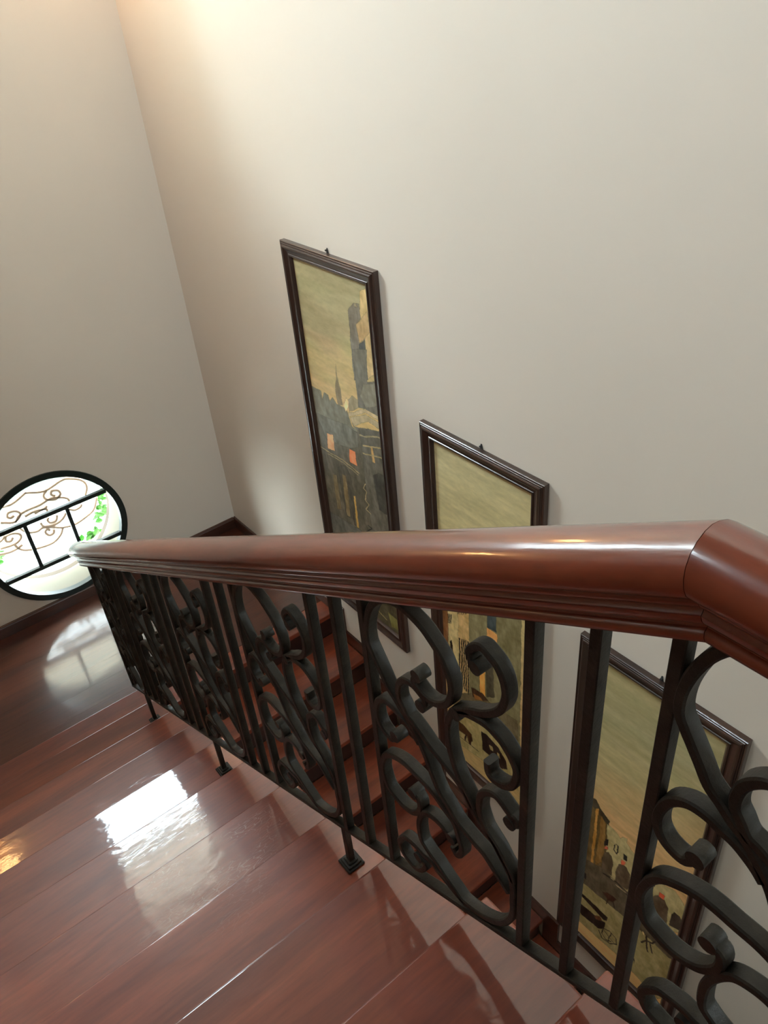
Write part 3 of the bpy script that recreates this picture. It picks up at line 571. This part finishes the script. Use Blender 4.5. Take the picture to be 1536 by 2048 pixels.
# ------------------------------------------------------------------ warm wall lamps, above the frame of the picture
def sconce(x, y, z, lab, side):
    o = tag(empty('wall_lamp', (x, y, z)), lab, 'lamp')
    d = Vector((0, -1, 0)) if side == 'y' else Vector((-1, 0, 0))
    bm = bmesh.new()
    if side == 'y': cyl(bm, (x, z), .05, y-.012, y-.0003, 'y', 24)
    link('wall_plate', bm, M_brass, o, 40)
    bm = bmesh.new(); path = catmull([(y-.012, z), (y-.05, z-.03), (y-.09, z-.02), (y-.10, z+.03)], 5); strip(bm, path, .012, .012, x0=x)
    link('arm', bm, M_brass, o, 40)
    bm = bmesh.new(); cyl(bm, (x, y-.10), .03, z+.028, z+.042, 'z', 20, .035); link('socket', bm, M_brass, o, 40)
    bm = bmesh.new(); bmesh.ops.create_uvsphere(bm, u_segments=24, v_segments=14, radius=.065, matrix=Matrix.Translation((x, y-.10, z+.103)))
    link('globe', bm, M_lamp, o, 180)
sconce(1.47, D, CZ+.28, 'warm glowing globe lamp on the window wall, near the corner of the paintings wall', 'y')
sconce(-.45, D, CZ-.33, 'warm glowing globe lamp on the window wall, far left above the stairs', 'y')

# ------------------------------------------------------------------ framed paintings
import numpy as np
CH = 1.98; CWd = .556                         # canvas height / width
def point_in(poly, X, Y):
    ins = np.zeros(X.shape, bool); n = len(poly)
    for i in range(n):
        x1, y1 = poly[i]; x2, y2 = poly[(i+1) % n]
        if y1 == y2: continue
        c = ((y1 > Y) != (y2 > Y)) & (X < (x2-x1)*(Y-y1)/(y2-y1) + x1)
        ins ^= c
    return ins
def art(key, seed, sky):
    NX, NY = 225, 793
    X, Y = np.meshgrid(np.linspace(0, CWd, NX), np.linspace(0, CH, NY))
    rng = np.random.RandomState(seed)
    def smooth(sx_, sy_, amp):
        g = rng.rand(int(CH/sy_)+3, int(CWd/sx_)+3)
        u = X/sx_; v = Y/sy_; i = u.astype(int); j = v.astype(int); a = u-i; b = v-j
        a = a*a*(3-2*a); b = b*b*(3-2*b)
        return amp*((g[j, i]*(1-a)+g[j, i+1]*a)*(1-b) + (g[j+1, i]*(1-a)+g[j+1, i+1]*a)*b - .5)
    ts = [s[0] for s in sky]
    img = np.stack([np.interp(Y + .25*X - .06 + smooth(.2, .05, .10), ts, [s[1][c] for s in sky]) for c in range(3)], -1)
    img *= np.array([1.06, 1.01, 1.03])
    brush = smooth(.25, .03, 16) + smooth(.10, .012, 8)
    img += brush[..., None]*np.array([1, 1, .9])
    X0, Y0_ = X, Y
    X = X + smooth(.035, .035, .006) + smooth(.012, .012, .003); Y = Y + smooth(.035, .035, .006) + smooth(.012, .012, .003)
    def seg(P, hw, closed=False):
        m_ = np.zeros(X.shape, bool)
        Q = P + [P[0]] if closed else P
        for (ax, ay), (bx, by) in zip(Q, Q[1:]):
            L = (bx-ax)**2+(by-ay)**2+1e-9
            t = np.clip(((X-ax)*(bx-ax)+(Y-ay)*(by-ay))/L, 0, 1)
            m_ |= np.hypot(X-ax-t*(bx-ax), Y-ay-t*(by-ay)) < hw
        return m_
    for e in PT_DATA[key]:
        lo_ = .065 if key != '2' else .02
        P = [(a-.06 if a < lo_ else (a+.03 if a > .55 else a), c) for a, c in e[2]]; col = np.array(e[1], float)*np.array([1.06, 1.0, .97])
        if e[0] == 'p': m_ = point_in(P, X, Y)
        else:
            m_ = seg(P, e[3]/2+.0006)
        img[m_] = col + (smooth(.03, .05, 26)+smooth(.012, .02, 16)+smooth(.005, .03, 10))[m_][:, None]
        if e[0] == 'p' and len(P) > 3:
            ed = seg(P, .0018, True) & (rng.rand(*X.shape) < .8)
            img[ed] = img[ed]*.76 + np.array([8, 7, 4])
    img = np.clip(img, 4, 245)/255.0
    l = np.where(img <= .04045, img/12.92, ((img+.055)/1.055)**2.4)
    return NX, NY, l
def canvas_mesh(key, Y0, Z0, seed, sky):
    NX, NY, l = art(key, seed, sky)
    u, v = np.meshgrid(np.linspace(0, CWd, NX), np.linspace(0, CH, NY))
    co = np.stack([np.full(u.shape, WX-.011), Y0-.0725-u, Z0-.0725-v], -1).reshape(-1, 3)
    i = np.arange(NX-1); j = np.arange(NY-1); I, J = np.meshgrid(i, j); a = (J*NX+I).ravel()
    faces = np.stack([a, a+1, a+NX+1, a+NX], -1)
    me = bpy.data.meshes.new('canvas'); me.from_pydata(co.tolist(), [], faces.tolist())
    at = me.color_attributes.new('paint', 'FLOAT_COLOR', 'POINT')
    rgba = np.concatenate([l.reshape(-1, 3), np.ones((NX*NY, 1))], 1).astype(np.float32)
    at.data.foreach_set('color', rgba.ravel())
    return me
M_paint, nt, p = mat('oil_paint', (.5, .5, .4), 0.5, coat=0.12, coat_r=0.3, spec=0.3)
va = nt.nodes.new('ShaderNodeVertexColor'); va.layer_name = 'paint'
nn = noise(nt, 40, 5, sc=(1, .6, 1.6)); rr_ = ramp(nt, nn.outputs[0], [(0.3, (PAINT_GAIN*.88,)*3), (0.7, (PAINT_GAIN*1.06,)*3)])
mx = nt.nodes.new('ShaderNodeMix'); mx.data_type = 'RGBA'; mx.blend_type = 'MULTIPLY'; mx.inputs[0].default_value = 1
mx.clamp_result = False
nt.links.new(va.outputs[0], mx.inputs['A']); nt.links.new(rr_.outputs[0], mx.inputs['B']); nt.links.new(mx.outputs['Result'], p.inputs['Base Color'])
n5 = noise(nt, 160, 4); bump(nt, n5.outputs[0], p, 0.25, 0.002)

PROF = [(0, .001), (0, .024), (.002, .027), (.006, .028), (.008, .0255), (.010, .0285), (.013, .0300), (.015, .0275), (.017, .0320),
        (.021, .0345), (.027, .0345), (.033, .031), (.042, .0255), (.050, .0225), (.054, .0225), (.056, .0250), (.060, .0260), (.064, .0245), (.067, .018), (.073, .0125), (.073, .001)]
FW = CWd + .145; FH = CH + .145
def frame_mesh(Y0, Z0):
    bm = bmesh.new(); rings = []
    for (d, h) in PROF:
        x = WX - h
        rings.append([bm.verts.new(c) for c in ((x, Y0-d, Z0-d), (x, Y0-FW+d, Z0-d), (x, Y0-FW+d, Z0-FH+d), (x, Y0-d, Z0-FH+d))])
    for A, B in zip(rings, rings[1:] + [rings[0]]):
        for k in range(4): bm.faces.new([A[k], A[(k+1) % 4], B[(k+1) % 4], B[k]])
    return bm
skies = {'1': [(0, (140, 138, 100)), (.12, (136, 134, 98)), (.30, (142, 136, 98)), (.42, (160, 148, 98)), (.75, (178, 160, 98)), (1.0, (176, 154, 92)), (1.25, (190, 170, 108)), (2, (190, 170, 108))],
         '2': [(0, (158, 155, 114)), (.3, (160, 155, 110)), (.7, (166, 158, 106)), (1.2, (172, 152, 100)), (2, (170, 150, 96))],
         '3': [(0, (146, 142, 100)), (.25, (138, 136, 98)), (.5, (152, 144, 100)), (.85, (176, 148, 98)), (1.3, (192, 158, 102)), (2, (190, 160, 100))]}
info = {'1': (3.247, -1.046, 'tall framed city painting with thin spire, furthest down the hall and nearest the corner'),
        '2': (2.314, -1.630, 'middle framed painting with olive sky, horse and cart, partly hidden by the handrail'),
        '3': (1.402, -2.212, 'lowest framed painting with black carriage wheel and arches, right behind the near balusters')}
labs = {'1': 'tall framed oil painting with spire and orange awnings, furthest from the near end',
        '2': 'middle one of three framed paintings, pale olive sky and a brown horse below',
        '3': 'framed painting seen only through the near balusters, with arched building and black carriage'}
for key in '123':
    Y0, dz, _ = info[key]; Z0 = CZ + dz
    t = tag(empty('framed_painting', (WX, Y0-FW/2, Z0-FH)), labs[key], 'painting', 'tall framed paintings hung along the stairs')
    link('frame', frame_mesh(Y0, Z0), M_frame, t, 25)
    linkme('canvas', canvas_mesh(key, Y0, Z0, int(key)*7, skies[key]), M_paint, t, 180)
    bm = bmesh.new(); yc = Y0-FW/2
    prism(bm, [(yc-.010, Z0-.008), (yc-.002, Z0+.022), (yc+.003, Z0+.022), (yc+.010, Z0-.008)], 'x', WX-.003, WX-.0003)
    cyl(bm, (yc, Z0+.014), .004, WX-.012, WX-.001, 'x', 8)
    link('hanging_hook', bm, M_nail, t)

# ------------------------------------------------------------------ stair railing
RX = .558
rl = tag(empty('stair_railing', (RX, 1.6, ZL)), 'dark wrought iron balustrade with scrolls and a thick red mahogany handrail beside the upper stairs', 'railing')
def zb(y): return CZ - 1.435 - .55*(y-.4)           # axis of the bottom bar
def zr(y): return CZ - .405 - .5585*max(y, .27)      # underside of the handrail
bm = bmesh.new(); strip(bm, [Vector((3.135, zb(3.135))), Vector((1.5, zb(1.5))), Vector((-.75, zb(-.75)))], .023, .012, x0=RX)
link('bottom_rail', bm, M_iron, rl, 30)
BTH = .017; BW_ = .021
def vbar(y, name='baluster'):
    b = bmesh.new(); z0 = zb(y)+.004; z1 = zr(y)+.012
    box(b, RX-BW_/2, RX+BW_/2, y-BTH/2, y+BTH/2, z0, z1, .0015, 1)
    link(name, b, M_iron, rl)
Ms = [.395 + .5865*k for k in range(-2, 5)]
for m_ in Ms:
    for dy in (-.099, 0, .098):
        if m_+dy > -.7: vbar(m_+dy)
vbar(3.128)
# scroll panels: nine hammered scrolls each, the meshes shared from panel to panel
def scroll_meshes(sc):
    out = {}
    for k, pts in SC_DATA.items():
        bm = bmesh.new(); P = catmull([(a*sc, b - .55*a*sc) for a, b in pts], 4)
        strip(bm, P, .0235, .0145)
        cyl(bm, (P[0][0], P[0][1]), .0125, -.0127, .0127, 'x', 14)
        me = bpy.data.meshes.new('scroll'); bmesh.ops.recalc_face_normals(bm, faces=bm.faces[:]); bm.to_mesh(me); bm.free()
        out[k] = me
    return out
smesh = scroll_meshes(.3895/.413)
first = True
for n_, m_ in enumerate(Ms):
    ya = m_ + .098; yb = (m_ + .5865 - .099) if m_ < 2.7 else 3.128
    if ya > 3.1 or yb < -.4: continue
    last = m_ > 2.7
    for k, me in (scroll_meshes((yb-ya)/.413) if last else smesh).items():
        o = linkme('scroll', me, M_iron, rl, 40 if first or last else None)
        o.location = Vector((RX, ya, zb(ya))) - rl.location
    first = False
# feet
for y, k in ((1.105, 7), (2.015, 4), (2.925, 1), (.205, 10)):
    z0 = zt(k) + .0003
    b = bmesh.new(); box(b, RX-.0085, RX+.0085, y-.0085, y+.0085, z0+.012, zb(y), .001, 1); ft = link('post', b, M_iron, rl)
    b = bmesh.new(); box(b, RX-.026, RX+.026, y-.026, y+.026, z0, z0+.008, .002, 1); box(b, RX-.021, RX+.021, y-.021, y+.021, z0+.008, z0+.015, .003, 2); box(b, RX-.0145, RX+.0145, y-.0145, y+.0145, z0+.015, z0+.021, .002, 1)
    f2 = link('foot_plate', b, M_iron, None); f2.parent = ft; f2.location = (0, 0, 0)
# handrail: moulded section swept down the slope, mitred to the level length at the top
HP = [(0, 0), (.0215, 0), (.0255, .0025), (.0270, .008), (.0255, .0135), (.0205, .016), (.0200, .019), (.0245, .0215), (.0275, .026), (.0285, .032), (.0240, .0355), (.0238, .039),
      (.029, .042), (.031, .048), (.029, .0525), (.034, .055), (.0415, .0565), (.0465, .062), (.0485, .070), (.0475, .079), (.043, .089), (.035, .098), (.024, .105), (.011, .1095), (0, .111)]
HP = HP + [(-a, b) for a, b in HP[-2:0:-1]]
def sweep(path, cap_round):
    bm = bmesh.new(); rings = []
    for (y, z, (ny, nz), s) in path:
        rings.append([bm.verts.new((RX + a*s, y + ny*((b-.05)*s+.05), z + nz*((b-.05)*s+.05))) for a, b in HP])
    for A, B in zip(rings, rings[1:]):
        for k in range(len(HP)): bm.faces.new([A[k], A[(k+1) % len(HP)], B[(k+1) % len(HP)], B[k]])
    bm.faces.new(rings[0]); bm.faces.new(rings[-1][::-1])
    return bm
th = math.atan(.5585); nrm = (math.sin(th), math.cos(th)); dirv = (math.cos(th), -math.sin(th))
mn = Vector((nrm[0], nrm[1])) + Vector((0, 1)); mn.normalize(); ml = 1/math.cos(th/2)
mit = (mn[0]*ml, mn[1]*ml)
ky = .262; kz = CZ - .405 - .5585*ky
path = [(ky+dirv[0]*.0004, kz+dirv[1]*.0004, mit, 1)]
for i in range(1, 14): yy = ky + .06 + (3.20-ky-.06)*i/13; path.append((yy, CZ-.405-.5585*yy, nrm, 1))
path.insert(1, (ky+.06, CZ-.405-.5585*(ky+.06), nrm, 1))
L = .055
for i in range(1, 9):
    a = math.sin(i/8*math.pi/2); yy = 3.20 + L*a*dirv[0]; s = max(.03, math.sqrt(max(0, 1-a*a)))
    path.append((yy, CZ-.405-.5585*yy, nrm, s))
link('handrail', sweep(path, True), M_rail, rl, 50)
path = [(ky-.0004, kz, mit, 1), (ky-.06, kz, (0, 1), 1), (-.75, kz, (0, 1), 1)]
link('handrail', sweep(path, False), M_rail, rl, 50)

# ------------------------------------------------------------------ outdoors seen through the round window, and unseen slabs shaping the daylight
slab('added_canopy', M_added_canopy, -2.2, 2.0, D+WT+.001, 7.8, 5.55, 5.72)  # unseen canopy, added to hide the sky from the round window
slab('added_eave', M_ceil, -2.5, 2.6, D+WT+.001, D+WT+1.3, CZ+3.10, CZ+3.2)  # unseen overhang, added to cut high sky light at the tall window
slab('added_wing_wall', M_wall, -.80, -.60, D+WT+.002, D+WT+1.15, 5.725, CZ+3.095)  # unseen fin, added to cut slanting daylight from the left
nb = tag(empty('neighbour_house', (0, 15.4, 0)), 'grey rendered house standing across the garden beyond the round window', 'house')
bm = bmesh.new(); box(bm, -9, 9, 15, 15.8, -.02, 13.0); link('facade', bm, M_facade, nb)
for i in range(5):
    bm = bmesh.new(); box(bm, -7.6+i*3.4, -6.4+i*3.4, 14.96, 15.02, 6.4, 8.0); link('window', bm, M_winframe, nb)
slab('ground_paving', M_pave, -14, 14, D+WT+.001, 10.4, -.12, -.02)
slab('ground_lawn', M_lawn, -14, 14, 10.4, 34, -.12, -.02)
vn = tag(empty('climbing_vine', (1.15, D+.42, 0)), 'sprigs of bright green leaves outside the lower right of the round window', 'plant')
rnd = random.Random(4)
bm = bmesh.new()
strip(bm, catmull([(0, 0), (.03, 1.5), (-.03, 2.6), (-.06, 3.0), (-.05, 3.25)], 6), .006, .006)
for v in bm.verts: v.co = Vector((1.22+v.co.y, D+.46+v.co.x, v.co.z))
link('stem', bm, M_leaf, vn)
bm = bmesh.new()
strip(bm, catmull([(0, 0), (.03, 1.3), (-.10, 2.2), (-.03, 2.55)], 6), .006, .006)
for v in bm.verts: v.co = Vector((.2+v.co.y, D+.46+v.co.x, v.co.z))
link('stem', bm, M_leaf, vn)
lm = None
for (x, z) in LEAF_DATA:
    for q in range(3):
        if lm is None:
            b = bmesh.new(); c = [b.verts.new(v) for v in ((0, 0, 0), (.018, .006, .012), (.022, .004, .032), (0, 0, .055), (-.022, .004, .032), (-.018, .006, .012))]
            m0 = b.verts.new((0, -.004, .025))
            for i in range(6): b.faces.new([c[i], c[(i+1) % 6], m0])
            g = bmesh.ops.solidify(b, geom=b.faces[:], thickness=.0012)
            lm = bpy.data.meshes.new('leaf'); b.to_mesh(lm); b.free()
        o = linkme('leaf', lm, M_leaf, vn); s = rnd.uniform(.6, 1.1)
        o.matrix_basis = Matrix.Translation(-vn.matrix_basis.translation) @ Matrix.Translation((x+rnd.uniform(-.02, .02), D+.46+rnd.uniform(-.02, .02), z+rnd.uniform(-.02, .02))) @ Matrix.Rotation(rnd.uniform(-2, 2), 4, 'Y') @ Matrix.Rotation(rnd.uniform(-.7, .7), 4, 'X') @ Matrix.Scale(s, 4)
